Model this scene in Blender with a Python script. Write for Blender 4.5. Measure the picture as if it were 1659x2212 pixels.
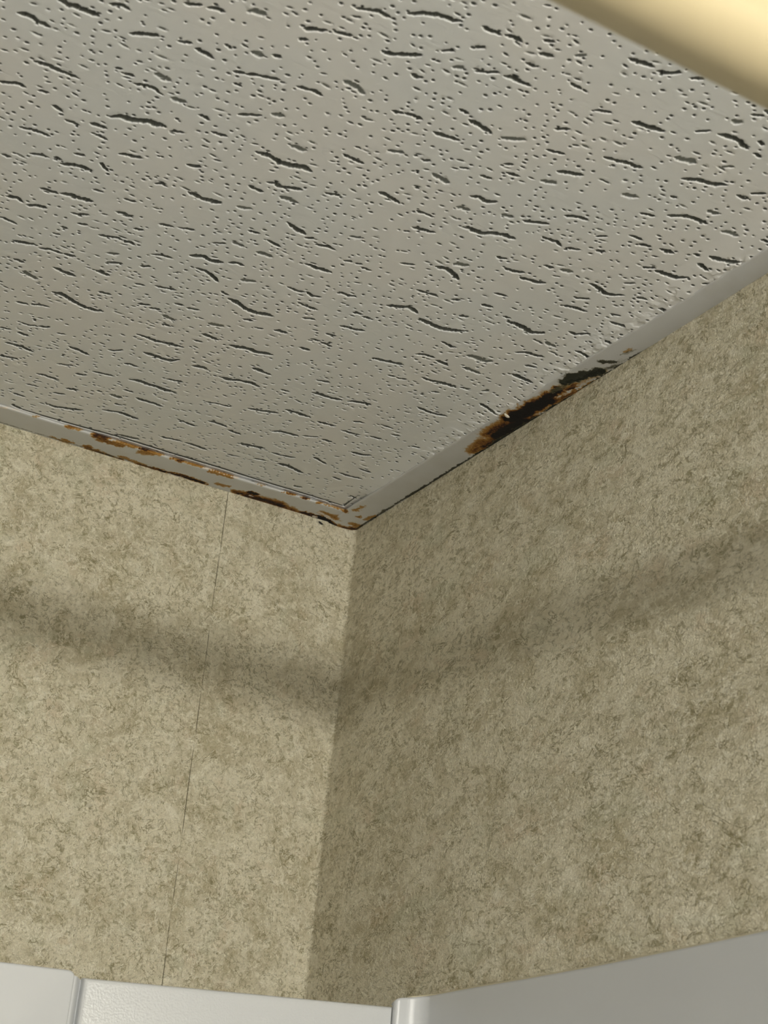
import bpy, bmesh, math, random
import numpy as np
from mathutils import Vector, Matrix

for o in list(bpy.data.objects):
    bpy.data.objects.remove(o, do_unlink=True)
SC = bpy.context.scene
COL = SC.collection
R = math.radians

# ------------------------------------------------------------------ camera, world, lamps, exposure
# Origin: the corner where the back wall (y=0) and the right wall (x=0) meet under the ceiling angle (z=0).
AZ, EL, ROLL = 27.94525868, 23.71688497, 5.1087516
CAM = Vector((-0.46955415, -0.92704323, -0.44))
FPX = 3320.0
W, H = 1659.0, 2212.0
_az, _el, _ro = R(AZ), R(EL), R(ROLL)
FWD = Vector((math.sin(_az)*math.cos(_el), math.cos(_az)*math.cos(_el), math.sin(_el)))
_r = FWD.cross(Vector((0, 0, 1))).normalized()
_u = _r.cross(FWD)
RGT = _r*math.cos(_ro) + _u*math.sin(_ro)
UPV = -_r*math.sin(_ro) + _u*math.cos(_ro)
cam_data = bpy.data.cameras.new('camera')
cam = bpy.data.objects.new('camera', cam_data)
COL.objects.link(cam)
M = Matrix((RGT, UPV, -FWD)).transposed().to_4x4()
M.translation = CAM
cam.matrix_world = M
cam_data.sensor_fit = 'HORIZONTAL'
cam_data.sensor_width = 36.0
cam_data.lens = 36.0*FPX/W
cam_data.clip_start = 0.01
cam_data.clip_end = 20
cam_data.dof.use_dof = True
cam_data.dof.focus_distance = 0.95
cam_data.dof.aperture_fstop = 30.0
SC.camera = cam

world = bpy.data.worlds.new('world')
SC.world = world
world.use_nodes = True
world.node_tree.nodes['Background'].inputs[0].default_value = (0.9, 0.93, 1.0, 1)
world.node_tree.nodes['Background'].inputs[1].default_value = 0.0

LAMP_TINT = (1.0, 0.965, 0.88)
for lx in (-0.15, -0.33, -0.51):
    ld = bpy.data.lights.new('vanity_bulb', 'POINT')
    ld.energy = 14.8
    ld.color = LAMP_TINT
    ld.shadow_soft_size = 0.029
    lo = bpy.data.objects.new('vanity_bulb', ld)
    lo.location = (lx, -1.86, -0.250)
    COL.objects.link(lo)

vs = SC.view_settings
vs.view_transform = 'Standard'
vs.look = 'None'
vs.gamma = 1.0
vs.use_curve_mapping = False
vs.exposure = 0.0
SC.cycles.max_bounces = 6
SC.cycles.diffuse_bounces = 3
SC.cycles.glossy_bounces = 2


def unproject(px, py, axis, value):
    """point where the ray through a photo pixel meets the plane axis=value"""
    d = FWD + RGT*((px-W/2)/FPX) - UPV*((py-H/2)/FPX)
    t = (value - CAM[axis])/d[axis]
    return CAM + d*t


# ------------------------------------------------------------------ helpers
def link(name, me, mat=None, parent=None):
    o = bpy.data.objects.new(name, me)
    COL.objects.link(o)
    if mat is not None:
        me.materials.append(mat)
    if parent is not None:
        o.parent = parent
    return o


def mesh_from(name, verts, faces, smooth=False):
    me = bpy.data.meshes.new(name)
    me.from_pydata([tuple(v) for v in verts], [], [tuple(f) for f in faces])
    me.update()
    if smooth:
        me.polygons.foreach_set('use_smooth', [True]*len(me.polygons))
    return me


def mesh_np(name, verts, quads, smooth=True):
    me = bpy.data.meshes.new(name)
    nv, nq = len(verts), len(quads)
    me.vertices.add(nv)
    me.vertices.foreach_set('co', np.asarray(verts, dtype=np.float32).ravel())
    me.loops.add(nq*4)
    me.loops.foreach_set('vertex_index', np.asarray(quads, dtype=np.int32).ravel())
    me.polygons.add(nq)
    me.polygons.foreach_set('loop_start', np.arange(0, nq*4, 4, dtype=np.int32))
    me.polygons.foreach_set('use_smooth', np.full(nq, smooth, dtype=bool))
    me.update(calc_edges=True)
    me.validate()
    return me


def tag(o, label=None, cat=None, group=None, kind=None):
    for k, v in (('label', label), ('category', cat), ('group', group), ('kind', kind)):
        if v:
            o[k] = v
    return o


def box_mesh(name, lo, hi):
    x0, y0, z0 = lo
    x1, y1, z1 = hi
    v = [(x0, y0, z0), (x1, y0, z0), (x1, y1, z0), (x0, y1, z0), (x0, y0, z1), (x1, y0, z1), (x1, y1, z1), (x0, y1, z1)]
    f = [(0, 3, 2, 1), (4, 5, 6, 7), (0, 1, 5, 4), (1, 2, 6, 5), (2, 3, 7, 6), (3, 0, 4, 7)]
    return mesh_from(name, v, f)


class Nodes:
    def __init__(self, name):
        self.mat = bpy.data.materials.new(name)
        self.mat.use_nodes = True
        self.nt = self.mat.node_tree
        self.nt.nodes.clear()
        self.out = self.nt.nodes.new('ShaderNodeOutputMaterial')
        self.b = self.nt.nodes.new('ShaderNodeBsdfPrincipled')
        self.nt.links.new(self.b.outputs[0], self.out.inputs[0])
        self.tc = self.nt.nodes.new('ShaderNodeTexCoord').outputs['Object']

    def set(self, sock, val):
        if hasattr(val, 'is_output') or isinstance(val, bpy.types.NodeSocket):
            self.nt.links.new(val, sock)
        elif isinstance(val, (tuple, list)) and len(val) == 3 and sock.type == 'RGBA':
            sock.default_value = (*val, 1)
        else:
            sock.default_value = val

    def node(self, typ, out=0, props=None, **ins):
        n = self.nt.nodes.new(typ)
        for k, v in (props or {}).items():
            setattr(n, k, v)
        for k, v in ins.items():
            self.set(n.inputs[int(k[1:])] if k[0] == 'i' and k[1:].isdigit() else n.inputs[k.replace('_', ' ')], v)
        return n.outputs[out]

    def math(self, op, a, b=0.0, clamp=False):
        return self.node('ShaderNodeMath', props={'operation': op, 'use_clamp': clamp}, i0=a, i1=b)

    def scale(self, v, s):
        return self.node('ShaderNodeVectorMath', props={'operation': 'MULTIPLY'}, i0=v, i1=s)

    def noise(self, vec, scale, detail=3, rough=0.5, dist=0.0):
        return self.node('ShaderNodeTexNoise', Vector=vec, Scale=scale, Detail=detail, Roughness=rough, Distortion=dist)

    def ramp(self, v, lo, hi, a=0.0, b=1.0):
        n = self.nt.nodes.new('ShaderNodeMapRange')
        n.interpolation_type = 'SMOOTHSTEP'
        for i, x in enumerate((v, lo, hi, a, b)):
            self.set(n.inputs[i], x)
        return n.outputs[0]

    def mix(self, fac, a, b, mode='MIX'):
        n = self.nt.nodes.new('ShaderNodeMix')
        n.data_type = 'RGBA'
        n.blend_type = mode
        self.set(n.inputs[0], fac)
        self.set(n.inputs[6], a)
        self.set(n.inputs[7], b)
        return n.outputs[2]

    def attr(self, name):
        n = self.nt.nodes.new('ShaderNodeAttribute')
        n.attribute_name = name
        return n.outputs['Fac']

    def bump(self, h, dist, strength=1.0, normal=None):
        n = self.nt.nodes.new('ShaderNodeBump')
        n.inputs['Strength'].default_value = strength
        n.inputs['Distance'].default_value = dist
        self.set(n.inputs['Height'], h)
        if normal is not None:
            self.set(n.inputs['Normal'], normal)
        return n.outputs[0]

    def done(self, color, rough=0.6, normal=None, spec=0.5, coat=0.0):
        self.set(self.b.inputs['Base Color'], color)
        self.set(self.b.inputs['Roughness'], rough)
        self.set(self.b.inputs['Specular IOR Level'], spec)
        if coat:
            self.set(self.b.inputs['Coat Weight'], coat)
        if normal is not None:
            self.set(self.b.inputs['Normal'], normal)
        return self.mat


# ------------------------------------------------------------------ materials
def wallpaper_material():
    m = Nodes('mottled_wallpaper')
    p = m.scale(m.tc, (1.0, 0.62, 1.0))
    low = m.noise(p, 26, 3, 0.55, 0.6)
    mid = m.noise(p, 75, 4, 0.6, 1.2)
    base = m.mix(m.ramp(low, 0.32, 0.68), (0.515, 0.465, 0.325), (0.72, 0.675, 0.53))
    base = m.mix(m.ramp(mid, 0.38, 0.64, 0.0, 0.6), base, (0.78, 0.74, 0.60))
    # pinkish and greenish clouds
    tone = m.noise(p, 40, 2, 0.5, 0.5)
    base = m.mix(m.ramp(tone, 0.55, 0.72, 0, 0.4), base, (0.60, 0.49, 0.35))
    tone2 = m.noise(m.scale(p, (1.1, 0.9, 1.2)), 33, 2, 0.5, 0.5)
    base = m.mix(m.ramp(tone2, 0.56, 0.72, 0, 0.4), base, (0.51, 0.52, 0.39))
    # small leafy flecks, darker and paler, clustered in patches
    patch = m.ramp(m.noise(p, 24, 3, 0.55, 0.8), 0.38, 0.62)
    pw = m.math('ADD', m.math('MULTIPLY', patch, 0.7), 0.3)
    bl = m.noise(p, 260, 4, 0.62, 0.9)
    base = m.mix(m.math('MULTIPLY', m.ramp(bl, 0.51, 0.62, 0, 0.72), pw), base, (0.31, 0.28, 0.165))
    bl2 = m.noise(m.scale(p, (1.15, 1.0, 0.9)), 330, 3, 0.6, 0.7)
    base = m.mix(m.ramp(bl2, 0.54, 0.66, 0, 0.55), base, (0.86, 0.83, 0.70))
    bl3 = m.noise(m.scale(p, (0.9, 1.0, 1.15)), 480, 3, 0.6, 0.6)
    base = m.mix(m.ramp(bl3, 0.54, 0.66, 0, 0.5), base, (0.33, 0.30, 0.185))
    # thin squiggly veins, broken into short lengths
    v1 = m.noise(p, 48, 5, 0.62, 0.9)
    ridge = m.ramp(m.math('ABSOLUTE', m.math('SUBTRACT', v1, 0.5)), 0.004, 0.016, 1.0, 0.0)
    brk = m.ramp(m.noise(p, 85, 2, 0.5, 0.0), 0.46, 0.56)
    base = m.mix(m.math('MULTIPLY', m.math('MULTIPLY', ridge, brk), 0.75), base, (0.25, 0.22, 0.12))
    v3 = m.noise(m.scale(p, (1.0, 1.0, 0.85)), 105, 4, 0.6, 0.9)
    ridge3 = m.ramp(m.math('ABSOLUTE', m.math('SUBTRACT', v3, 0.47)), 0.006, 0.026, 1.0, 0.0)
    brk3 = m.ramp(m.noise(p, 120, 2, 0.5, 0.0), 0.47, 0.57)
    base = m.mix(m.math('MULTIPLY', m.math('MULTIPLY', ridge3, brk3), 0.62), base, (0.28, 0.25, 0.145))
    # pale wisps
    v2 = m.noise(m.scale(p, (0.8, 1.2, 1.0)), 70, 4, 0.6, 1.0)
    ridge2 = m.ramp(m.math('ABSOLUTE', m.math('SUBTRACT', v2, 0.52)), 0.008, 0.034, 1.0, 0.0)
    brk2 = m.ramp(m.noise(p, 80, 2, 0.5, 0.0), 0.48, 0.58)
    base = m.mix(m.math('MULTIPLY', m.math('MULTIPLY', ridge2, brk2), 0.55), base, (0.88, 0.85, 0.72))
    v4 = m.noise(m.scale(p, (1.2, 0.8, 1.0)), 150, 3, 0.6, 0.9)
    ridge4 = m.ramp(m.math('ABSOLUTE', m.math('SUBTRACT', v4, 0.53)), 0.008, 0.04, 1.0, 0.0)
    brk4 = m.ramp(m.noise(p, 130, 2, 0.5, 0.0), 0.49, 0.59)
    base = m.mix(m.math('MULTIPLY', m.math('MULTIPLY', ridge4, brk4), 0.5), base, (0.86, 0.83, 0.70))
    # vertical butt seam between two strips on the back wall (open here and there)
    sep = m.node('ShaderNodeSeparateXYZ', 0, Vector=p)
    sepz = sep.node.outputs[2]
    sepy = sep.node.outputs[1]
    wob = m.math('MULTIPLY', m.math('SUBTRACT', m.noise(p, 9, 2, 0.5), 0.5), 0.0030)
    sx = m.math('ABSOLUTE', m.math('ADD', m.math('ADD', sep, 0.1030), wob))
    line = m.ramp(sx, 0.00010, 0.00034, 1.0, 0.0)
    openz = m.ramp(m.noise(m.scale(p, (0, 0, 1)), 26, 2, 0.6), 0.42, 0.58, 0.12, 1.0)
    onback = m.ramp(sepy, -0.003, -0.002, 0.0, 1.0)
    seam = m.math('MULTIPLY', m.math('MULTIPLY', line, openz), onback)
    base = m.mix(m.math('MULTIPLY', seam, 0.62), base, (0.17, 0.145, 0.09))
    # embossed grain
    g1 = m.noise(m.scale(p, (1, 1.1, 0.9)), 900, 3, 0.6, 0.8)
    g2 = m.noise(p, 170, 3, 0.6, 1.2)
    h = m.math('ADD', m.math('MULTIPLY', g1, 0.75), m.math('MULTIPLY', g2, 0.5))
    h = m.math('SUBTRACT', h, m.math('MULTIPLY', seam, 0.8))
    base = m.mix(1.0, base, (1.09, 1.075, 1.04), 'MULTIPLY')
    n = m.bump(h, 0.0021, 0.95)
    return m.done(base, 0.6, n, 0.2)


def tile_material():
    m = Nodes('painted_mineral_fibre')
    p = m.tc
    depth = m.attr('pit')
    sm = m.noise(m.scale(p, (0.35, 1.0, 1.0)), 260, 4, 0.55, 0.8)
    big = m.noise(p, 14, 2, 0.5)
    col = m.mix(m.ramp(big, 0.35, 0.65), (0.82, 0.835, 0.835), (0.845, 0.84, 0.825))
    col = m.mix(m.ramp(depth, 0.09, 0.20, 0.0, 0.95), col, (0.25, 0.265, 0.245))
    fine = m.noise(p, 1300, 2, 0.6)
    h = m.math('ADD', m.math('MULTIPLY', sm, 0.6), m.math('MULTIPLY', fine, 0.12))
    return m.done(col, 0.85, m.bump(h, 0.0007, 0.4), 0.2)


def angle_material():
    m = Nodes('rusted_enamel_steel')
    p = m.tc
    rust, mold_gap_shade, chip = m.attr('rust'), m.attr('mold_gap_shade'), m.attr('chip')
    paint = m.mix(m.ramp(m.noise(p, 60, 3, 0.5), 0.4, 0.7, 0, 0.5), (0.62, 0.625, 0.62), (0.57, 0.565, 0.54))
    f = m.noise(p, 900, 3, 0.6)
    r = m.math('ADD', rust, m.math('MULTIPLY', m.math('SUBTRACT', f, 0.5), m.math('MULTIPLY', m.ramp(rust, 0.05, 0.3), 0.35)))
    rr = m.nt.nodes.new('ShaderNodeValToRGB')
    m.set(rr.inputs[0], r)
    cr = rr.color_ramp
    cr.elements[0].position = 0.24
    cr.elements[0].color = (0.50, 0.38, 0.22, 1)
    cr.elements[1].position = 0.48
    cr.elements[1].color = (0.36, 0.185, 0.04, 1)
    for pos, c in ((0.62, (0.17, 0.065, 0.010, 1)), (0.74, (0.035, 0.012, 0.004, 1)), (0.86, (0.005, 0.0035, 0.003, 1))):
        e = cr.elements.new(pos)
        e.color = c
    col = m.mix(m.ramp(r, 0.10, 0.36), paint, rr.outputs[0])
    md = m.math('ADD', mold_gap_shade, m.math('MULTIPLY', m.math('SUBTRACT', f, 0.5), m.math('MULTIPLY', m.ramp(mold_gap_shade, 0.05, 0.3), 0.5)))
    col = m.mix(m.ramp(md, 0.15, 0.65), col, m.mix(m.ramp(md, 0.3, 0.8), (0.14, 0.125, 0.06), (0.012, 0.016, 0.010)))  # mould colour, also used for the painted shade of the wall-edge gap
    col = m.mix(m.ramp(chip, 0.3, 0.6), col, (0.72, 0.64, 0.55))
    rough = m.ramp(r, 0.1, 0.4, 0.35, 0.9)
    h = m.math('ADD', m.math('MULTIPLY', m.noise(p, 500, 4, 0.6), m.math('ADD', m.math('MULTIPLY', m.ramp(r, 0.1, 0.4), 1.0), 0.08)), 0.0)
    return m.done(col, rough, m.bump(h, 0.0006, 0.6), 0.4)


def plain(name, col, rough=0.5, bump=None, spec=0.5, coat=0.0, var=0.04):
    m = Nodes(name)
    c2 = tuple(max(0, c*(1-var)) for c in col)
    c = m.mix(m.noise(m.tc, 12, 3, 0.5), col, c2)
    n = None
    if bump:
        n = m.bump(m.noise(m.tc, bump[0], 2, 0.5), bump[1], bump[2])
    return m.done(c, rough, n, spec, coat)


MAT_PAPER = wallpaper_material()
MAT_TILE = tile_material()
MAT_ANGLE = angle_material()
MAT_ACRYLIC = plain('white_textured_acrylic', (0.63, 0.645, 0.655), 0.26, (900, 0.0005, 0.4), 0.5)
MAT_ACRYLIC_SMOOTH = plain('white_acrylic', (0.60, 0.615, 0.63), 0.34, (250, 0.0004, 0.15), 0.5)
MAT_CAULK = plain('yellowed_caulk', (0.60, 0.55, 0.40), 0.5)
MAT_ROD = plain('cream_rod_cover', (0.62, 0.53, 0.335), 0.45, None, 0.4)
MAT_PLASTER = plain('ceiling_board', (0.66, 0.65, 0.62), 0.8)
MAT_FLOOR = plain('vinyl_floor', (0.45, 0.45, 0.45), 0.5)
MAT_PAINT = plain('grey_wall_paint', (0.36, 0.36, 0.355), 0.7)
MAT_FLAKE = plain('cream_paint', (0.80, 0.74, 0.60), 0.6)
MAT_CRUMB = plain('black_rust_crumb', (0.02, 0.018, 0.014), 0.9)

# ------------------------------------------------------------------ room shell
LEAN = 0.0138           # the right wall leans this much per metre of height
FLOOR_Z, WEST_X, SOUTH_Y, TOP_Z = -2.25, -1.55, -2.05, 0.035


def wx(z):
    return LEAN*max(z, -0.36)


# back wall behind the tub (left in the photo)
me = mesh_from('wall_left', [(WEST_X, 0, FLOOR_Z), (wx(FLOOR_Z)-0.004, 0, FLOOR_Z), (wx(-0.36)-0.004, 0, -0.36), (wx(TOP_Z)-0.004, 0, TOP_Z), (WEST_X, 0, TOP_Z)], [(0, 1, 2, 3, 4)])
tag(link('wall_left', me, MAT_PAPER), kind='structure')
# right wall, with the papered corner rounded into the back wall
vv, ff = [], []
prof = [(-0.004*(1-math.sin(a)), -0.004*(1-math.cos(a))) for a in [i*math.pi/2/6 for i in range(7)]]
prof = [(-0.004*(1-math.sin(i*math.pi/12)), -0.004*(1-math.cos(i*math.pi/12))) for i in range(7)] + [(0, SOUTH_Y)]
for x, y in prof:
    vv += [(wx(FLOOR_Z)+x, y, FLOOR_Z), (wx(-0.36)+x, y, -0.36), (wx(TOP_Z)+x, y, TOP_Z)]
for i in range(len(prof)-1):
    a = 3*i
    ff += [(a, a+3, a+4, a+1), (a+1, a+4, a+5, a+2)]
tag(link('wall_right', mesh_from('wall_right', vv, ff, True), MAT_PAPER), kind='structure')
me = mesh_from('wall_opposite', [(WEST_X, SOUTH_Y, FLOOR_Z), (WEST_X, 0, FLOOR_Z), (WEST_X, 0, TOP_Z), (WEST_X, SOUTH_Y, TOP_Z)], [(0, 1, 2, 3)])
tag(link('wall_opposite', me, MAT_PAINT), kind='structure')
me = mesh_from('wall_behind', [(0, SOUTH_Y, FLOOR_Z), (WEST_X, SOUTH_Y, FLOOR_Z), (WEST_X, SOUTH_Y, TOP_Z), (0, SOUTH_Y, TOP_Z)], [(0, 1, 2, 3)])
tag(link('wall_behind', me, MAT_PAINT), kind='structure')
me = mesh_from('floor', [(WEST_X, SOUTH_Y, FLOOR_Z), (0, SOUTH_Y, FLOOR_Z), (0, 0, FLOOR_Z), (WEST_X, 0, FLOOR_Z)], [(0, 1, 2, 3)])
tag(link('floor', me, MAT_FLOOR), kind='structure')
# suspended ceiling outside the tile in view (a plain board ring around and above it)
TX0, TY0 = -1.215, -0.615
me = bpy.data.meshes.new('ceiling')
v = [(WEST_X, SOUTH_Y, TOP_Z), (0.01, SOUTH_Y, TOP_Z), (0.01, 0, TOP_Z), (WEST_X, 0, TOP_Z),
     (WEST_X, SOUTH_Y, 0.002), (0, SOUTH_Y, 0.002), (0, TY0-0.012, 0.002), (TX0-0.012, TY0-0.012, 0.002), (TX0-0.012, -0.012, 0.002), (WEST_X, -0.012, 0.002)]
me.from_pydata(v, [], [(0, 3, 2, 1), (4, 7, 6, 5), (4, 9, 8, 7)])
me.update()
tag(link('ceiling', me, MAT_PLASTER), kind='structure')

# ------------------------------------------------------------------ smooth value noise in numpy
RNG = np.random.default_rng(11)


def vnoise(x, y, scale, seed, octaves=3):
    out = np.zeros_like(x)
    amp, tot = 1.0, 0.0
    for o in range(octaves):
        g = np.random.default_rng(seed+o*17).random((256, 256))
        u, w = x*scale, y*scale
        i, j = np.floor(u).astype(int), np.floor(w).astype(int)
        fu, fw = u-i, w-j
        fu, fw = fu*fu*(3-2*fu), fw*fw*(3-2*fw)
        a = g[i % 256, j % 256]
        b = g[(i+1) % 256, j % 256]
        c = g[i % 256, (j+1) % 256]
        d = g[(i+1) % 256, (j+1) % 256]
        out += amp*((a*(1-fu)+b*fu)*(1-fw) + (c*(1-fu)+d*fu)*fw)
        tot += amp
        amp *= 0.5
        scale *= 2.03
    return out/tot


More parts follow.
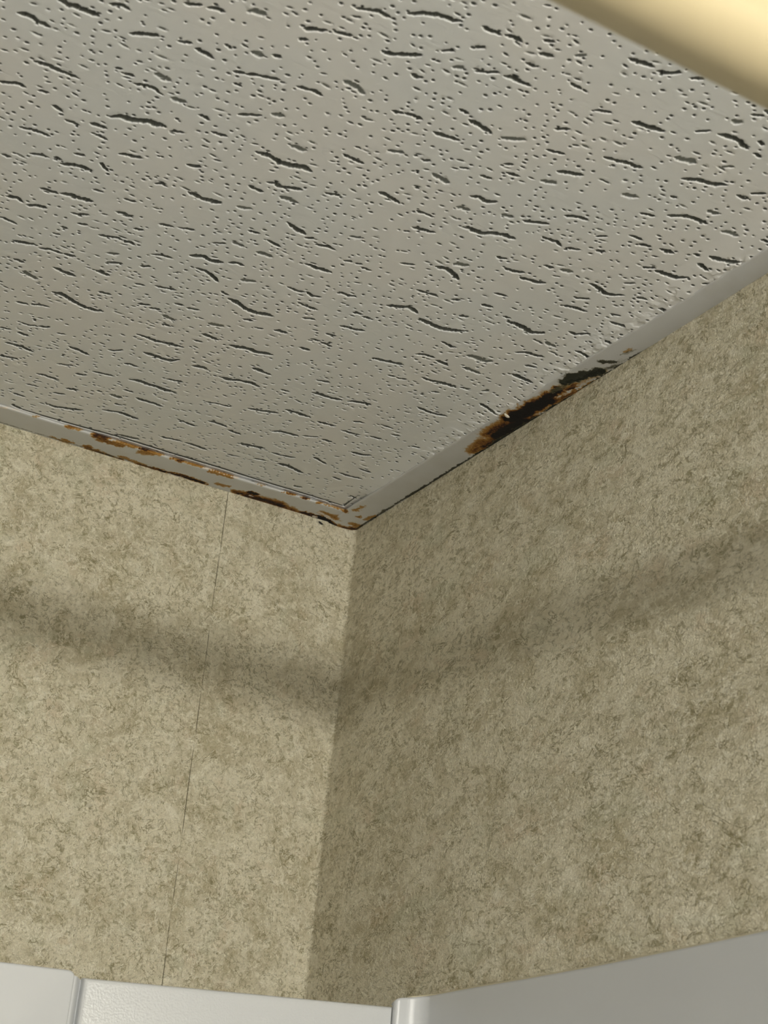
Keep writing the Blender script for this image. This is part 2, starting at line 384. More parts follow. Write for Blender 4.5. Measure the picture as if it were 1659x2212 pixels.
# ------------------------------------------------------------------ fissured acoustic ceiling tile
# Cracks noted crop by crop from the photo: (crop origin x, y, crop zoom, "x,y;x,y|..."; a leading ~ marks a shallow one)
CRACKS = [
 (0, 0, 4.1475, "530,0;610,40;700,70;780,105;880,140|165,115;290,150;350,205;440,240|985,40;1090,50;1160,85|1170,300;1260,300;1415,325|310,550;430,590;540,640;620,670;700,705|0,730;90,745;160,745;225,780|350,815;430,830|1040,610;1090,615|1115,660;1195,680|1205,750;1320,770;1390,800;1450,850|~1390,660;1470,690;1525,725|~1540,880;1659,920|475,950;555,1000|590,1075;700,1120|815,1105;950,1150|985,1045;1095,1045;1200,1080;1340,1095;1480,1140|1530,1175;1640,1190|180,1140;290,1165|305,1165;370,1190;440,1220|860,1205;955,1250|270,1380;345,1385;430,1410|490,1410;545,1430|545,1465;640,1475;720,1495;815,1530|1070,1385;1140,1390;1265,1420|900,1465;965,1530|670,1375;750,1395|1395,1645;1480,1650|1600,370;1659,385|20,1385;90,1410"),
 (400, 0, 4.1475, "0,30;145,45|205,75;280,80;345,105|~570,100;630,100;720,135|0,375;50,390|95,440;170,470;250,520|1070,260;1160,265;1260,275|1345,290;1410,310;1490,320|440,640;525,660|540,665;640,675;740,695;840,715|1005,775;1100,800;1160,815;1220,860|~1425,730;1520,770;1600,840|480,1030;580,1025;675,1035|130,1030;210,1075|240,1185;370,1220|640,1360;720,1385;800,1425;850,1460;960,1485;1060,1500;1130,1535|~950,1310;1080,1350|1420,1385;1500,1420;1590,1465|735,1635;850,1655|1530,80;1659,90|440,750;500,770|790,495;850,515|~600,465;700,505|~780,1020;880,1045|20,1475;130,1500|1030,345;1090,360|365,400;410,435"),
 (800, 0, 4.1475, "0,95;90,110;175,155|340,125;480,120;620,130;720,170;815,195|1015,240;1100,280;1165,310|1215,315;1280,340;1350,375|110,460;200,490;320,490;450,495|950,640;1060,650;1150,655|1205,680;1290,705;1370,745;1430,770|805,980;870,1020|890,1075;970,1120;1075,1185|200,995;290,1020|315,1015;380,1035;460,1065|570,1185;680,1225;790,1260|~1180,1230;1290,1250;1385,1255|~160,1350;295,1370|~560,1560;630,1595;700,1640|990,1575;1080,1605|1220,1550;1330,1580|1580,1345;1659,1365|480,1440;530,1440|1520,480;1630,510|1560,360;1645,375|640,460;740,460|950,415;1020,430|810,1500;875,1515|~740,605;830,610|1400,570;1470,600|1205,1470;1275,1475|~1530,1620;1659,1645|375,665;435,700"),
 (1200, 100, 3.614, "580,95;680,130;765,160|800,195;880,215;975,205|1060,250;1150,255|605,590;680,610;740,635;840,665|1270,690;1340,700;1420,730;1500,800|1100,665;1200,660|385,865;450,885;540,905;670,950|20,975;110,990;210,1005|~930,870;1020,885;1095,910|990,1035;1120,1045;1200,1075;1330,1085|~525,1155;640,1180|665,1305;770,1325|880,1320;980,1325;1060,1335;1180,1385|75,1325;190,1335;250,1355|310,500;430,520|125,290;195,335|~1310,940;1390,940|1535,535;1625,545|~1380,580;1455,595|0,645;105,650|0,825;65,840|1530,1150;1630,1155|~1190,1285;1265,1310|905,1170;940,1185|1585,745;1630,765|1550,840;1600,865|~160,75;230,75|1420,1165;1480,1195"),
 (0, 400, 4.1475, "365,30;430,50;510,75|545,75;640,90;720,120;825,145|60,100;150,115;200,155|245,180;340,185;410,205|640,250;700,260;790,265|20,290;80,320;145,345|840,40;920,60|1045,240;1110,255;1180,285|1430,350;1550,375|1600,380;1659,390|890,450;960,460;1050,475;1090,495|1115,510;1150,510;1200,535|550,375;600,385|120,495;210,515;310,535|355,565;450,580;545,615|575,615;670,640|125,660;210,690|965,690;1090,705|~960,610;1050,620|480,740;550,770;670,815|860,765;975,810|1260,725;1340,730|~205,775;330,840|470,960;550,980;620,1015;690,1060;770,1100;850,1120;920,1130|890,955;990,980|1210,880;1290,900|1395,905;1480,920;1570,940|1365,620;1450,630;1540,655|150,1045;245,1070|285,1070;360,1075;435,1090|190,1230;260,1255;320,1260|350,1265;435,1275|0,1275;95,1295|160,1320;250,1350|50,1410;130,1430;200,1455;295,1495|0,1525;90,1545;160,1560|620,1445;690,1475;790,1520|970,1475;1020,1485;1095,1475|1230,1335;1300,1360;1390,1395;1480,1415;1640,1450|1290,1500;1400,1535;1470,1560;1540,1575;1600,1565|1240,1065;1340,1075|1340,1100;1430,1115|~1460,1165;1560,1215|1455,1245;1520,1265|1565,1060;1635,1080|1115,1600;1170,1605;1230,1630|515,1600;650,1620|515,1325;580,1335|475,430;530,445|700,345;780,355|1205,390;1280,400|1115,125;1210,150"),
 (400, 400, 4.1475, "30,65;110,105;200,135;310,165|810,5;900,20;1040,45|1260,70;1380,95|575,10;690,60|~850,105;920,125;1000,165|~470,190;590,215|0,385;75,405|570,410;660,435|925,345;1000,395;1075,440|1080,470;1150,475|1170,535;1240,545;1340,580|740,490;780,515;850,550|45,630;160,640;220,675;330,695|395,695;460,700;520,720|100,745;180,770;250,820;290,865|1080,705;1170,740;1305,785|330,965;385,985|390,1015;480,1060;530,1105;600,1135;690,1155;780,1175|920,915;1000,945;1060,960|1090,960;1140,995;1210,1005|1385,960;1440,980;1530,1000|1015,1050;1080,1085;1180,1115|1055,1190;1160,1205|1395,1260;1460,1275;1520,1295;1600,1305|1510,1140;1580,1160|1590,1180;1659,1195|20,1100;120,1120|150,1335;210,1355;290,1390|400,1435;480,1455;580,1470;640,1495;780,1520|80,1390;150,1405|800,1300;910,1325|1130,1380;1205,1395|1215,1410;1310,1445|1025,1455;1110,1480|610,1640;690,1655|65,1620;190,1640|~210,1240;340,1270|620,1275;690,1290|~500,850;630,865|1265,1330;1350,1350|1580,740;1659,765|1430,675;1490,690|1530,700;1580,710|~1480,460;1570,475|520,1200;600,1220|250,520;360,525|~430,515;520,550|~640,600;780,640"),
 (800, 400, 4.1475, "80,65;150,95;260,160|900,100;980,110;1030,145;1110,160|420,230;480,255;560,285|380,380;450,400;570,425|865,375;920,405;1000,435;1100,430;1190,445;1290,480|1370,320;1470,330;1590,350|1545,465;1659,510|1140,640;1215,665|590,730;680,750;740,790;790,845|1210,745;1290,770;1370,785|1345,830;1430,855;1560,880|275,700;390,715|420,940;500,965;600,995|150,1080;250,1090;340,1095;420,1145|440,1195;510,1230;600,1275;700,1300;840,1310|1115,970;1220,995|1195,1175;1250,1195|1230,1220;1310,1250;1380,1280;1440,1320;1550,1330|1000,1070;1090,1095|640,1405;740,1455|25,1550;110,1570;190,1590;290,1610|410,1515;490,1520;570,1545|590,1570;690,1615|~870,1525;950,1545;1010,1575;1090,1580|1300,1500;1400,1500;1470,1520;1550,1540|~1570,1410;1659,1450|~750,705;880,720|~780,195;890,225|~1180,265;1270,290|1560,720;1640,740|800,1170;870,1180|730,1025;800,1030|1390,1615;1480,1630"),
 (1200, 400, 3.614, "580,395;620,405;670,430|660,460;740,480|815,500;920,530|85,490;190,505|0,435;40,475|685,640;770,650|780,670;860,695;940,715;1030,710|1205,550;1290,570;1440,575|1115,605;1190,645|~1300,360;1420,390|270,770;330,800;385,845;450,860;530,860|60,940;140,955;240,985|640,875;710,885|430,1060;540,1085|105,1145;160,1165;265,1155|160,1280;220,1300;290,1345|810,940;900,965|1150,745;1220,745|600,1115;660,1130|390,1195;450,1220|320,510;380,520|325,400;400,400|1610,405;1659,420|~540,765;610,770|435,1005;500,1015|160,880;260,890|~40,660;130,680|1080,540;1120,550"),
 (0, 700, 4.1475, "330,445;400,460;520,500|835,425;920,445;1015,465|680,445;770,460|1160,495;1240,510;1330,545;1400,560;1480,595;1570,615|1495,495;1630,520|595,575;700,595|480,615;575,630|120,620;220,650|410,710;480,740;600,760;740,775|920,775;1040,790;1110,810;1230,860|1220,665;1320,695;1450,740|105,725;190,760|~985,635;1090,665|1590,855;1659,885|1440,1025;1540,1040;1620,1060|~1050,1005;1240,1050|240,540;340,560|1030,720;1090,730|870,600;910,610|1110,590;1190,610"),
 (400, 750, 4.1475, "610,190;680,215;765,250|310,265;380,290;490,300;600,325;660,355|860,380;930,400|1180,295;1290,315|190,490;290,510;400,535|565,550;680,570;830,590|900,560;1000,590;1120,630|1140,410;1230,430;1300,455;1400,475|1460,485;1540,490;1659,515|1190,665;1250,685;1330,710|1400,745;1500,775;1560,785|210,665;290,685;370,715|0,680;85,710|780,755;870,760;940,780;1010,795|1055,795;1190,805|1225,825;1310,850|495,870;590,890;710,910|780,950;860,975;980,995|0,865;80,890;190,930|1150,990;1210,1020;1260,1050|830,1050;930,1075;980,1100;1050,1135|375,970;480,990|1490,940;1580,965;1659,970|1380,1130;1470,1160;1580,1185|1320,1170;1390,1195|1560,1090;1659,1125|1475,1340;1530,1365|385,745;490,785|1510,665;1600,680|610,1005;720,1025|~970,1260;1040,1270|75,170;190,190"),
 (800, 700, 4.1475, "465,480;540,510;620,525;700,545;760,570|160,460;220,470|250,490;320,495|425,745;500,780;580,805;680,825|810,570;890,580|985,710;1040,735;1110,770|1270,450;1350,480;1450,510|550,605;610,615|370,1095;440,1105|~850,390;980,445|~1000,600;1060,600|1430,640;1500,575;1570,530;1659,510|~190,990;260,1005|0,1005;100,1030|120,910;200,935"),
]

CELL = 0.0003
BLK = 6
FX0, FX1, FY0, FY1 = -0.4602, -0.0102, -0.6102, -0.0102
NX = int(round((FX1-FX0)/CELL/BLK))*BLK
NY = int(round((FY1-FY0)/CELL/BLK))*BLK
pit = np.zeros((NX+1, NY+1), dtype=np.float32)      # metres into the tile


LIP = 0.00030


def press(x, y, rx, ry, depth, ang=0.0):
    rm = max(rx, ry)*1.1 + 0.0005
    i0, i1 = int((x-rm-FX0)/CELL), int((x+rm-FX0)/CELL)+2
    j0, j1 = int((y-rm-FY0)/CELL), int((y+rm-FY0)/CELL)+2
    i0, j0, i1, j1 = max(i0, 0), max(j0, 0), min(i1, NX+1), min(j1, NY+1)
    if i1 <= i0 or j1 <= j0:
        return
    gx = FX0 + np.arange(i0, i1)*CELL - x
    gy = FY0 + np.arange(j0, j1)*CELL - y
    GX, GY = np.meshgrid(gx, gy, indexing='ij')
    ca, sa = math.cos(ang), math.sin(ang)
    u, w = (GX*ca+GY*sa)/rx, (-GX*sa+GY*ca)/ry
    d = np.sqrt(u*u+w*w)
    t = np.clip((1.06-d)/0.30, 0, 1)
    z = depth*t*t*(3-2*t)
    lw = 0.00042/ry
    t = np.clip((1.06+lw-d)/lw, 0, 1)
    z = np.maximum(z, LIP*t*t*(3-2*t))
    pit[i0:i1, j0:j1] = np.maximum(pit[i0:i1, j0:j1], z)


rnd = random.Random(5)
for ox, oy, s, txt in CRACKS:
    for poly in txt.split('|'):
        shallow = poly[0] == '~'
        pts = [tuple(map(float, q.split(','))) for q in poly.lstrip('~').split(';')]
        P = [unproject(ox+x/s, oy+(y+2)/s, 2, 0.002) for x, y in pts]
        L = [0.0]
        for a, b in zip(P, P[1:]):
            L.append(L[-1]+(b-a).length)
        tot = L[-1]
        long_ = min(1.0, tot/0.022)
        r0 = (0.00078 + 0.00072*long_)*rnd.uniform(0.85, 1.2)*(1.45 if shallow else 1.0)
        dep = rnd.uniform(0.0007, 0.0010) if shallow else rnd.uniform(0.0028, 0.0042)
        n = max(4, int(tot/0.0004))
        ph = rnd.uniform(0, 50)
        jit = 0.0
        wob = 1.0
        for k in range(n+1):
            t = k/n*tot
            q = 0
            while q < len(L)-2 and t > L[q+1]:
                q += 1
            f = (t-L[q])/max(1e-9, L[q+1]-L[q])
            c = P[q].lerp(P[q+1], f)
            e = k/n
            taper = min(1.0, 0.42+2.2*min(e, 1-e)*2)
            jit = jit*0.75 + rnd.uniform(-0.00026, 0.00026)
            wob = wob*0.75 + 0.25*rnd.uniform(0.35, 1.7)
            press(c.x, c.y+jit, 0.0006, r0*taper*wob, dep*rnd.uniform(0.7, 1.1), 0)

# open joint between the tile edge and the angle
for k in range(900):
    f = k/899
    x = -0.262 + f*(0.262-0.0235)
    w = 0.0007 + 0.0006*math.sin(math.pi*f)**0.5 + rnd.uniform(-0.0001, 0.0001)
    press(x, -0.0252-0.0002*math.sin(x*90), 0.0006, w, 0.006)
for k in range(160):
    f = k/159
    press(-0.0242-0.0012*f, -0.0255-f*0.022, 0.0008*(1-0.6*f), 0.0006, 0.005)
# needle punched pin holes, spread evenly between the cracks
occupied = {}
NPIN = 6400


def near(x, y, rad):
    i, j = int(x/0.004), int(y/0.004)
    for a in (-1, 0, 1):
        for b in (-1, 0, 1):
            for (u, w) in occupied.get((i+a, j+b), ()):
                if (u-x)**2+(w-y)**2 < rad*rad:
                    return True
    return False


made = 0
for _ in range(NPIN*4):
    if made >= NPIN:
        break
    x, y = rnd.uniform(FX0+0.002, FX1-0.002), rnd.uniform(FY0+0.002, FY1-0.002)
    if near(x, y, 0.0026 if rnd.random() < 0.8 else 0.0014):
        continue
    i, j = int((x-FX0)/CELL), int((y-FY0)/CELL)
    if pit[i, j] > 0.0003:
        continue
    occupied.setdefault((int(x/0.004), int(y/0.004)), []).append((x, y))
    made += 1
    kind = rnd.random()
    if kind < 0.80:
        r = rnd.uniform(0.00040, 0.00080)
        press(x, y, r*rnd.uniform(1.0, 1.5), r, rnd.uniform(0.0018, 0.0034), rnd.uniform(-0.3, 0.2))
    elif kind < 0.93:
        r = rnd.uniform(0.00045, 0.00065)
        press(x, y, r*rnd.uniform(1.7, 3.0), r, rnd.uniform(0.0016, 0.0030), rnd.uniform(-0.35, 0.25))
    else:
        r = rnd.uniform(0.0005, 0.0008)
        press(x, y, r*rnd.uniform(1.5, 3.6), r, rnd.uniform(0.0005, 0.0010), rnd.uniform(-0.35, 0.25))

gx = FX0 + np.arange(NX+1)*CELL
gy = FY0 + np.arange(NY+1)*CELL
GX, GY = np.meshgrid(gx, gy, indexing='ij')
# the crumbling edge beside the right angle: flaking lumps
edge = np.clip((GX+0.034)/0.012, 0, 1)
lump = vnoise(GX+3, GY+3, 190, 71, 3)
flake = edge*np.clip((lump-0.44)*6, 0, 1)*np.clip((vnoise(GX+1, GY+1, 32, 5, 2)-0.38)*6, 0, 1)
lift_g = lambda x, y: 0.0017*np.clip((y+0.12)/0.10, 0, 1)**2*np.clip((x+0.25)/0.06, 0, 1)*np.clip((-x-0.005)/0.02, 0, 1)
sag = 0.0019*np.clip((GX+0.036)/0.016, 0, 1)*np.clip((-GY-0.045)/0.02, 0, 1)
Z = 0.0020 + lift_g(GX, GY) + pit - 0.0005*flake - sag
rough_ = (pit > 1e-6) | (flake > 1e-3)
bx_, by_ = NX//BLK, NY//BLK
pad = np.zeros((NX+1, NY+1), bool)
pad[:] = rough_
fine = np.zeros((bx_, by_), bool)
for a in range(BLK+1):
    for b in range(BLK+1):
        fine |= pad[a:a+bx_*BLK:BLK, b:b+by_*BLK:BLK][:bx_, :by_]
idx = np.arange((NX+1)*(NY+1)).reshape(NX+1, NY+1)
fm = np.repeat(np.repeat(fine, BLK, 0), BLK, 1)
i, j = np.nonzero(fm)
qf = np.stack([idx[i, j], idx[i, j+1], idx[i+1, j+1], idx[i+1, j]], 1)
i, j = np.nonzero(~fine)
i, j = i*BLK, j*BLK
qc = np.stack([idx[i, j], idx[i, j+BLK], idx[i+BLK, j+BLK], idx[i+BLK, j]], 1)
Q = np.concatenate([qf, qc])
used, inv = np.unique(Q, return_inverse=True)
Q = inv.reshape(-1, 4)
V = np.stack([GX.ravel()[used], GY.ravel()[used], Z.ravel()[used]], 1)
pv = pit.ravel()[used]
# plain remainder of the tile, its edges and its back
nv = len(V)
bz = 0.018
ex = [(TX0, TY0, .002), (FX0, TY0, .002), (FX0, -0.010, .002), (TX0, -0.010, .002),
      (TX0, TY0, bz), (-0.008, TY0, bz), (-0.008, -0.008, bz), (TX0, -0.008, bz),
      (FX0, FY0, .002), (-0.008, FY0, .002), (-0.008, TY0, .002), (-0.008, -0.0085, .004), (FX0, -0.0085, .0022),
      (FX1, FY0, .002), (FX1, FY1, .002)]
eq = [(0, 3, 2, 1), (4, 5, 6, 7), (0, 1, 5, 4), (3, 0, 4, 7), (1, 8, 9, 10), (10, 9, 6, 5), (12, 3, 7, 6)]
V = np.concatenate([V, np.array(ex)])
Q = np.concatenate([Q, np.array(eq)+nv])
pv = np.concatenate([pv, np.zeros(len(ex))])
me = mesh_np('ceiling_tile', V, Q, True)
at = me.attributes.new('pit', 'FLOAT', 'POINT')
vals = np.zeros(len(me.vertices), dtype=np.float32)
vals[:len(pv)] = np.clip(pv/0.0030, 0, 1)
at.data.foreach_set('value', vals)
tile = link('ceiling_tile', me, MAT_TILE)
tag(tile, 'pale grey fissured acoustic ceiling tile full of pinholes, resting on rusty edge trim', 'ceiling tile')

# ------------------------------------------------------------------ rusted wall angles
# stains and painted gap shade: (x0, y0, x1, y1, radius px, strength) along photo pixels, thrown onto the flange where it really is
RUST = [
 (80, 898, 108, 906, 7, .55), (148, 922, 172, 926, 9, .62), (180, 930, 200, 935, 5, .4), (203, 938, 222, 946, 10, .72), (215, 950, 262, 962, 8, .55), (262, 960, 292, 967, 6, .5), (298, 968, 312, 972, 5, .8), (305, 976, 365, 984, 9, .5), (372, 988, 396, 996, 8, .85),
 (400, 1000, 500, 1028, 3, .5), (455, 1018, 500, 1032, 5, .5), (560, 1046, 640, 1070, 4, .5), (605, 1060, 612, 1062, 4, .9), (625, 1066, 640, 1070, 4, .75), (655, 1074, 662, 1078, 5, .8), (690, 1086, 745, 1103, 6, .62), (700, 1088, 712, 1092, 5, .9),
 (110, 942, 150, 958, 4, .42), (140, 950, 156, 956, 7, .5), (188, 966, 214, 978, 9, .62), (208, 978, 260, 992, 7, .74), (232, 984, 250, 991, 5, 1.0), (258, 985, 330, 1012, 5, .45), (300, 1003, 400, 1030, 5, .66), (390, 1026, 442, 1044, 6, .74), (345, 1015, 440, 1043, 3, .9), (468, 1045, 492, 1050, 6, .46),
 (506, 1062, 540, 1068, 9, .62), (513, 1066, 518, 1067, 5, 1.0), (544, 1064, 552, 1067, 6, 1.0), (535, 1072, 600, 1088, 15, .70), (560, 1076, 606, 1092, 10, .80), (520, 1074, 640, 1112, 5, .95), (600, 1090, 632, 1102, 11, .62), (620, 1106, 662, 1115, 7, .72), (655, 1108, 695, 1120, 7, .82), (690, 1117, 704, 1123, 7, 1.05), (708, 1124, 720, 1130, 7, 1.0), (700, 1108, 725, 1118, 9, .5), (725, 1132, 775, 1142, 9, .62), (745, 1136, 768, 1141, 6, .76), (765, 1128, 780, 1136, 8, .5),
 (764, 1100, 790, 1090, 5, .45), (770, 1112, 776, 1112, 5, .5), (788, 1120, 812, 1112, 4, .45),
 (1022, 972, 1045, 950, 15, .56), (1040, 965, 1075, 940, 17, .58), (1050, 935, 1100, 905, 16, .56), (1045, 962, 1075, 946, 7, .78), (1055, 932, 1090, 912, 8, .72), (1080, 938, 1130, 908, 22, 1.0), (1108, 900, 1180, 862, 21, 1.08), (1150, 872, 1208, 838, 13, .95), (1200, 842, 1240, 828, 8, .66), (1185, 872, 1245, 842, 8, .62), (1170, 885, 1290, 822, 9, .50), (1100, 930, 1160, 900, 14, .85), (1180, 848, 1300, 800, 16, .34), (1225, 838, 1238, 834, 4, .8),
 (1350, 755, 1362, 752, 6, .40)]
MOLD_GAP_SHADE = [(1238, 812, 1292, 798, 16, 1.1), (1222, 822, 1262, 812, 12, .9), (1285, 798, 1330, 788, 10, .55), (1298, 778, 1330, 778, 7, .75), (1300, 800, 1345, 775, 10, .35), (1190, 842, 1232, 822, 6, .5),
 (880, 1071, 1390, 762, 4.0, 1.0), (1060, 962, 1390, 762, 7, 1.1), (770, 1140, 890, 1065, 2.4, .75), (855, 1086, 868, 1078, 4, .9), (818, 1110, 832, 1100, 4, .6), (1340, 762, 1372, 752, 5, .45), (1200, 878, 1380, 768, 4.5, .8),  # long strokes along the wall edge paint the gap's shadow in colour
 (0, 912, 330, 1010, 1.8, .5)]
CHIP = [(690, 1106, 696, 1109, 3.2, 1), (703, 1113, 711, 1118, 3.6, 1), (678, 1115, 682, 1117, 2.2, 1), (540, 1070, 546, 1072, 1.6, .8), (440, 1012, 560, 1046, 2.4, .7), (0, 880, 80, 898, 2.4, .55), (110, 908, 150, 920, 2.4, .8), (224, 944, 300, 964, 2.2, .8), (500, 1030, 640, 1066, 2.2, .8)]


def stain_shade(X, Y, strokes, seed):
    out = np.zeros_like(X)
    n1 = vnoise(X+5, Y+5, 520, seed, 4)
    n2 = vnoise(X+9, Y+9, 190, seed+3, 4)
    n3 = vnoise(X+2, Y+2, 1100, seed+5, 2)
    for x0, y0, x1, y1, r, s in strokes:
        a, b = unproject(x0, y0, 2, 0), unproject(x1, y1, 2, 0)
        # radius in metres from the pixel footprint across the flange
        mid = unproject((x0+x1)/2, (y0+y1)/2, 2, 0)
        off = unproject((x0+x1)/2, (y0+y1)/2+r, 2, 0)
        rad = max(0.0006, (off-mid).length*0.75)
        dx, dy = b.x-a.x, b.y-a.y
        L2 = max(1e-12, dx*dx+dy*dy)
        t = np.clip(((X-a.x)*dx+(Y-a.y)*dy)/L2, 0, 1)
        d = np.hypot(X-a.x-t*dx, Y-a.y-t*dy)/rad
        k = min(1.0, 0.0030/rad)
        d = d + k*((n1-0.5)*1.6 + (n2-0.5)*1.2 + (n3-0.5)*0.7)
        m = np.clip((1.15-d)/0.95, 0, 1)
        m = m*m*(3-2*m)
        out = np.maximum(out, s*m*(0.62+0.50*n1+0.30*n3))
    return out


def angle_trim(name, along, length, width_fn, seed, crown):
    """steel wall angle: exposed flange (fine grid, bottom face), folded hem and upright leg behind"""
    du = 0.00036
    n = int(0.47/du)
    u = np.concatenate([np.linspace(0, 0.47, n+1), np.linspace(0.49, length, 8)])
    vfr = np.linspace(0, 1, 66)
    U, F = np.meshgrid(u, vfr, indexing='ij')
    wob = (vnoise(U, U*0+2, 22, seed, 2)-0.5)
    Wd = width_fn(U)+wob*0.0012
    outer = (vnoise(U, U*0+7, 60, seed+9, 3)-0.5)*0.0009
    D = outer + F*(Wd-outer)
    zc = -crown*np.sin(np.pi*F) + 0.0003*(wob)
    zc = zc + np.where(F > 0.93, ((F-0.93)/0.07)**2*0.0004, 0)
    if along == 'x':
        X, Y = -U, -D
    else:
        X, Y = -D + LEAN*0, -U
    nu, nw = U.shape
    verts = [np.stack([X.ravel(), Y.ravel(), zc.ravel()], 1)]
    ids = np.arange(nu*nw).reshape(nu, nw)
    q = [np.stack([ids[:-1, :-1].ravel(), ids[:-1, 1:].ravel(), ids[1:, 1:].ravel(), ids[1:, :-1].ravel()], 1)]
    # hem at the free edge
    top = np.stack([X[:, -1], Y[:, -1], np.full(nu, 0.0018)], 1)
    back = np.stack([X[:, 0], Y[:, 0], np.full(nu, 0.0018)], 1)
    leg = np.stack([X[:, 0], Y[:, 0], np.full(nu, 0.020)], 1)
    base = nu*nw
    verts += [top, back, leg]
    t, bk, lg = base+np.arange(nu), base+nu+np.arange(nu), base+2*nu+np.arange(nu)
    e = ids[:, -1]
    w0 = ids[:, 0]
    q.append(np.stack([e[:-1], t[:-1], t[1:], e[1:]], 1))
    q.append(np.stack([t[:-1], bk[:-1], bk[1:], t[1:]], 1))
    q.append(np.stack([w0[1:], lg[1:], lg[:-1], w0[:-1]], 1))
    VV = np.concatenate(verts)
    QQ = np.concatenate(q)
    if along == 'x':
        QQ = QQ[:, ::-1]
    me = mesh_np(name, VV, QQ, True)
    for an, strokes, sd in (('rust', RUST, seed+30), ('mold_gap_shade', MOLD_GAP_SHADE, seed+50), ('chip', CHIP, seed+70)):
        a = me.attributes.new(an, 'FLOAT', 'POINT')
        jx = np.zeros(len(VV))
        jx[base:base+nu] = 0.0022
        s = stain_shade(VV[:, 0]-(jx if along == 'x' else 0), VV[:, 1]-(0 if along == 'x' else jx), strokes, sd).astype(np.float32)
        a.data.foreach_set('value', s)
    return link(name, me, MAT_ANGLE)


t1 = angle_trim('trim_1', 'x', 1.53, lambda u: 0.0242+0*u, 101, 0.0002)
tag(t1, kind='structure')
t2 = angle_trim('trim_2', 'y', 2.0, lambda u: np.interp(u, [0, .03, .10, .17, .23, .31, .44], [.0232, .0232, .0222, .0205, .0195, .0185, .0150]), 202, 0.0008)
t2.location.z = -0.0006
tag(t2, kind='structure')

# ------------------------------------------------------------------ tub surround panels below the paper
PD = 0.152               # the surround stands this far in front of the papered back wall


def slab(name, outline, thick, normal_axis, front, mat, bevel=0.0015, seg=3):
    """upright board: outline in (horizontal, z), front face at 'front' on the axis, thickness going back towards +axis"""
    bm = bmesh.new()
    def P(h, z, d):
        return (h, d, z) if normal_axis == 1 else (d, h, z)
    a = [bm.verts.new(P(h, z, front)) for h, z in outline]
    b = [bm.verts.new(P(h, z, front+thick)) for h, z in outline]
    bm.faces.new(a)
    bm.faces.new(list(reversed(b)))
    n = len(a)
    for k in range(n):
        bm.faces.new((a[k], b[k], b[(k+1) % n], a[(k+1) % n]))
    bmesh.ops.recalc_face_normals(bm, faces=bm.faces)
    fe = [e for e in bm.edges if all(v in a for v in e.verts)]
    bmesh.ops.bevel(bm, geom=fe, offset=bevel, segments=seg, profile=0.5, affect='EDGES')
    me = bpy.data.meshes.new(name)
    bm.to_mesh(me)
    bm.free()
    me.polygons.foreach_set('use_smooth', [True]*len(me.polygons))
    me.set_sharp_from_angle(angle=R(40))
    return me


def arc(cx, cz, r, a0, a1, n=6):
    return [(cx+r*math.cos(R(a0+(a1-a0)*k/n)), cz+r*math.sin(R(a0+(a1-a0)*k/n))) for k in range(n+1)]


LOWZ = -1.80
pA0 = unproject(0, 2077, 1, -PD-0.003)
pA1 = unproject(165, 2097, 1, -PD-0.003)
pC0 = unproject(184, 2112, 1, -PD-0.001)
pC1 = unproject(850, 2175, 1, -PD-0.001)
pD0 = unproject(856, 2157, 1, -PD-0.004)
slopeA = (pA1.z-pA0.z)/(pA1.x-pA0.x)
xL = WEST_X+0.01
zL = pA0.z+slopeA*0.3*(xL-pA0.x)
r_ = 0.0035
outA = [(xL, zL), (pA0.x, pA0.z)] + arc(pA1.x-r_, pA1.z-r_, r_, 90, 0) + [(pA1.x, LOWZ), (xL, LOWZ)]
surA = link('tub_surround_board', slab('tub_surround_panel', outA, 0.006, 1, -PD-0.003, None, 0.0014), MAT_ACRYLIC_SMOOTH)
tag(surA, 'smooth white tub surround board left of the groove, with a rounded top corner', 'wall panel', 'tub surround panels')
outC = [(pC0.x, pC0.z), (pC1.x, pC1.z), (pC1.x, LOWZ), (pC0.x, LOWZ)]
surC = link('tub_surround_board', slab('tub_surround_panel', outC, 0.006, 1, -PD-0.001, None, 0.0022), MAT_ACRYLIC)
tag(surC, 'bright white textured tub surround panel in the middle, between the groove and the corner piece', 'wall panel', 'tub surround panels')
# recessed joint channel belongs to the middle panel
jx0, jx1 = pA1.x-0.004, pC0.x+0.004
jz = pC0.z-0.0006
ya, yc = -PD-0.0022, -PD+0.0048
jv = []
for zt in (LOWZ, None):
    for x, y in ((jx0, ya+0.004), (pA1.x-0.0010, ya+0.0006), (pA1.x+0.0004, ya+0.0002), (pA1.x+0.0016, ya+0.0010), (pC0.x-0.0004, yc), (jx1, yc+0.0002), (jx1, yc+0.003), (jx0, yc+0.003)):
        jv.append((x, y, LOWZ if zt is not None else jz - (x-pC0.x)*0.12))
jf = [(k, (k+1) % 8, 8+(k+1) % 8, 8+k) for k in range(8)] + [tuple(range(8, 16))]
jm = mesh_from('joint_channel', jv, jf, True)
jm.set_sharp_from_angle(angle=R(50))
jo = link('joint_channel', jm, MAT_ACRYLIC_SMOOTH, surC)
tag(jo, 'recessed grey channel along its left edge')

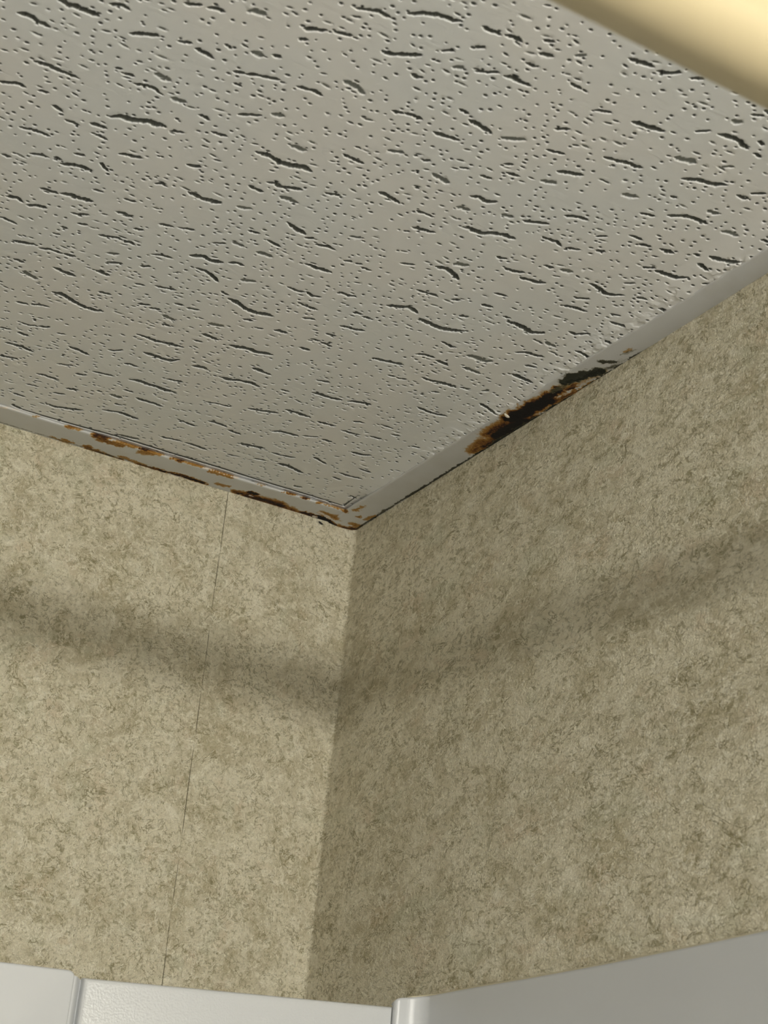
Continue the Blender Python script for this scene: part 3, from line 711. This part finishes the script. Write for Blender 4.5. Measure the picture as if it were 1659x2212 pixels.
# corner piece: a narrow return on the back, a coved corner, then the long panel down the right wall
XF = -0.0088
zc0 = pD0.z
q905 = unproject(910, 2155, 0, XF)
q1659 = unproject(1659, 2011, 0, XF)
sl = (q1659.z-q905.z)/(q1659.y-q905.y)
plan = []
yb = -PD-0.004
rc = min(0.011, abs(XF-pD0.x)*0.62)
edge_r = 0.0030
plan += [(pD0.x+0.0006, yb+0.005), (pD0.x+0.0001, yb+0.0028), (pD0.x+0.0005, yb+0.0012), (pD0.x+0.0016, yb+0.0003), (pD0.x+0.0032, yb)]
for k in range(9):
    a = R(90-90*k/8)
    plan.append((XF-rc+rc*math.cos(a), yb-rc+rc*math.sin(a)))
for yy in (-0.20, -0.26, -0.32, -0.38, -0.44, -0.55, -0.70, -0.76):
    plan.append((XF, yy))
verts, faces = [], []
tops = []
for k, (x, y) in enumerate(plan):
    zt = q905.z + sl*(y-q905.y) if y < -0.165 else None
    if zt is None:
        f = max(0.0, min(1.0, (x-pD0.x)/(XF-pD0.x)))
        zt = pD0.z*(1-f) + (q905.z+sl*(-0.165-q905.y))*f
    if k < 4:
        zt -= (0.0034, 0.0022, 0.0011, 0.0003)[k]
    if y < -0.2:
        zt += 0.0010*math.sin((y+0.2)*14)
    tops.append(zt)
n = len(plan)
for (x, y), zt in zip(plan, tops):
    verts += [(x, y, LOWZ), (x, y, zt-0.0012), (x, y, zt)]
# rolled top: one row stepping back to the wall
for k, (x, y) in enumerate(plan):
    nx, ny = (0.0035, 0.0) if k >= 12 else ((0.0, 0.0012) if k < 6 else (0.0025, 0.0025))
    verts.append((x+nx, y+ny, tops[k]+0.0002))
for k in range(n-1):
    a, b = 3*k, 3*(k+1)
    faces += [(a, b, b+1, a+1), (a+1, b+1, b+2, a+2), (a+2, b+2, 3*n+k+1, 3*n+k)]
me = mesh_from('tub_surround_corner', verts, faces, True)
surD = link('tub_surround_corner_panel', me, MAT_ACRYLIC_SMOOTH)
tag(surD, 'white coved corner piece of the tub surround, dull white side running along the right wall', 'wall panel', 'tub surround panels')
# thin yellowed caulk line on the top edge, against the paper
cv, cf = [], []
path = [(x, y, z) for (x, y), z in zip(plan, tops)][5:]
NS = 8
for k, (x, y, z) in enumerate(path):
    nx, ny = (1, 0) if k >= 8 else (0.7, 0.7)
    rr_ = 0.0008*(0.75+0.5*random.Random(k).random())*min(1.0, 0.15+k/9)
    for q in range(NS):
        a = 2*math.pi*q/NS
        cv.append((x+nx*(0.0022+rr_*math.cos(a)), y+ny*(0.0022+rr_*math.cos(a)), z+0.0006+rr_*math.sin(a)))
for k in range(len(path)-1):
    for q in range(NS):
        a, b = k*NS+q, k*NS+(q+1) % NS
        cf.append((a, b, b+NS, a+NS))
tag(link('caulk_bead', mesh_from('caulk_bead', cv, cf, True), MAT_CAULK, surD), 'thin yellowed caulk line along its top edge')
# furred ledge that carries the surround in front of the back wall
lm = box_mesh('trim_3', (WEST_X+0.002, -PD+0.0065, LOWZ), (wx(-0.36)-0.001, -0.0005, -0.362))
tag(link('trim_3', lm, MAT_ACRYLIC_SMOOTH), kind='structure')

# ------------------------------------------------------------------ shower rod passing close to the camera
ROD_Y, ROD_Z, ROD_R = -0.70, -0.172, 0.0127
rod = bpy.data.objects.new('shower_rod', None)
rod.location = (0, ROD_Y, ROD_Z)
COL.objects.link(rod)
tag(rod, 'blurred cream shower rod crossing the top right corner close to the camera', 'shower rod')


def lathe_x(name, prof, seg=48):
    v, f = [], []
    for x, r in prof:
        for k in range(seg):
            a = 2*math.pi*k/seg
            v.append((x, r*math.cos(a), r*math.sin(a)))
    for i in range(len(prof)-1):
        for k in range(seg):
            a, b = i*seg+k, i*seg+(k+1) % seg
            f.append((a, b, b+seg, a+seg))
    f.append(tuple(range(seg)))
    f.append(tuple(reversed(range((len(prof)-1)*seg, len(prof)*seg))))
    bm = bmesh.new()
    me = mesh_from(name, v, f)
    bm.from_mesh(me)
    bmesh.ops.recalc_face_normals(bm, faces=bm.faces)
    bm.to_mesh(me)
    bm.free()
    me.polygons.foreach_set('use_smooth', [True]*len(me.polygons))
    me.set_sharp_from_angle(angle=R(40))
    return me


x0, x1 = WEST_X+0.001, wx(ROD_Z)-0.001
link('rod_tube', lathe_x('rod_tube', [(x0+0.004, ROD_R), (x1-0.004, ROD_R)]), MAT_ROD, rod)
for s, xe in ((1, x0), (-1, x1)):
    link('end_flange', lathe_x('end_flange', [(xe, 0.030), (xe+s*0.003, 0.030), (xe+s*0.006, 0.026), (xe+s*0.010, 0.0185), (xe+s*0.030, 0.0165), (xe+s*0.032, 0.0150)]), MAT_ROD, rod)

# ------------------------------------------------------------------ small debris
p = unproject(1094, 898, 2, -0.0016)
bm = bmesh.new()
bmesh.ops.create_uvsphere(bm, u_segments=16, v_segments=10, radius=1.0)
a, b = unproject(1089, 896, 2, -0.0016), unproject(1098, 904, 2, -0.0016)
d = (b-a)
for v in bm.verts:
    bend = 0.25*v.co.x*v.co.x
    v.co = Vector((v.co.x*d.length*0.55, (v.co.y-bend)*0.0010*(1+0.35*v.co.x), v.co.z*0.0008))
me = bpy.data.meshes.new('paint_flake')
bm.to_mesh(me)
bm.free()
me.polygons.foreach_set('use_smooth', [True]*len(me.polygons))
fl = link('paint_flake', me, MAT_FLAKE)
fl.location = p
fl.rotation_euler = (0, 0, math.atan2(d.y, d.x))
tag(fl, 'tiny cream paint flake stuck on the black rusted part of the right trim', 'paint flake')

pc = unproject(693, 1130, 1, -0.0004)
bm = bmesh.new()
bmesh.ops.create_icosphere(bm, subdivisions=2, radius=1.0)
rr2 = random.Random(3)
for v in bm.verts:
    v.co = Vector((v.co.x*0.0018, v.co.y*0.0006, v.co.z*0.0009-0.35*v.co.x*0.0018))*rr2.uniform(0.75, 1.2)
me = bpy.data.meshes.new('rust_crumb')
bm.to_mesh(me)
bm.free()
cr_ = link('rust_crumb', me, MAT_CRUMB)
cr_.location = pc
tag(cr_, 'tiny black rust crumb on the wallpaper just below the rusty trim near the corner', 'rust crumb')
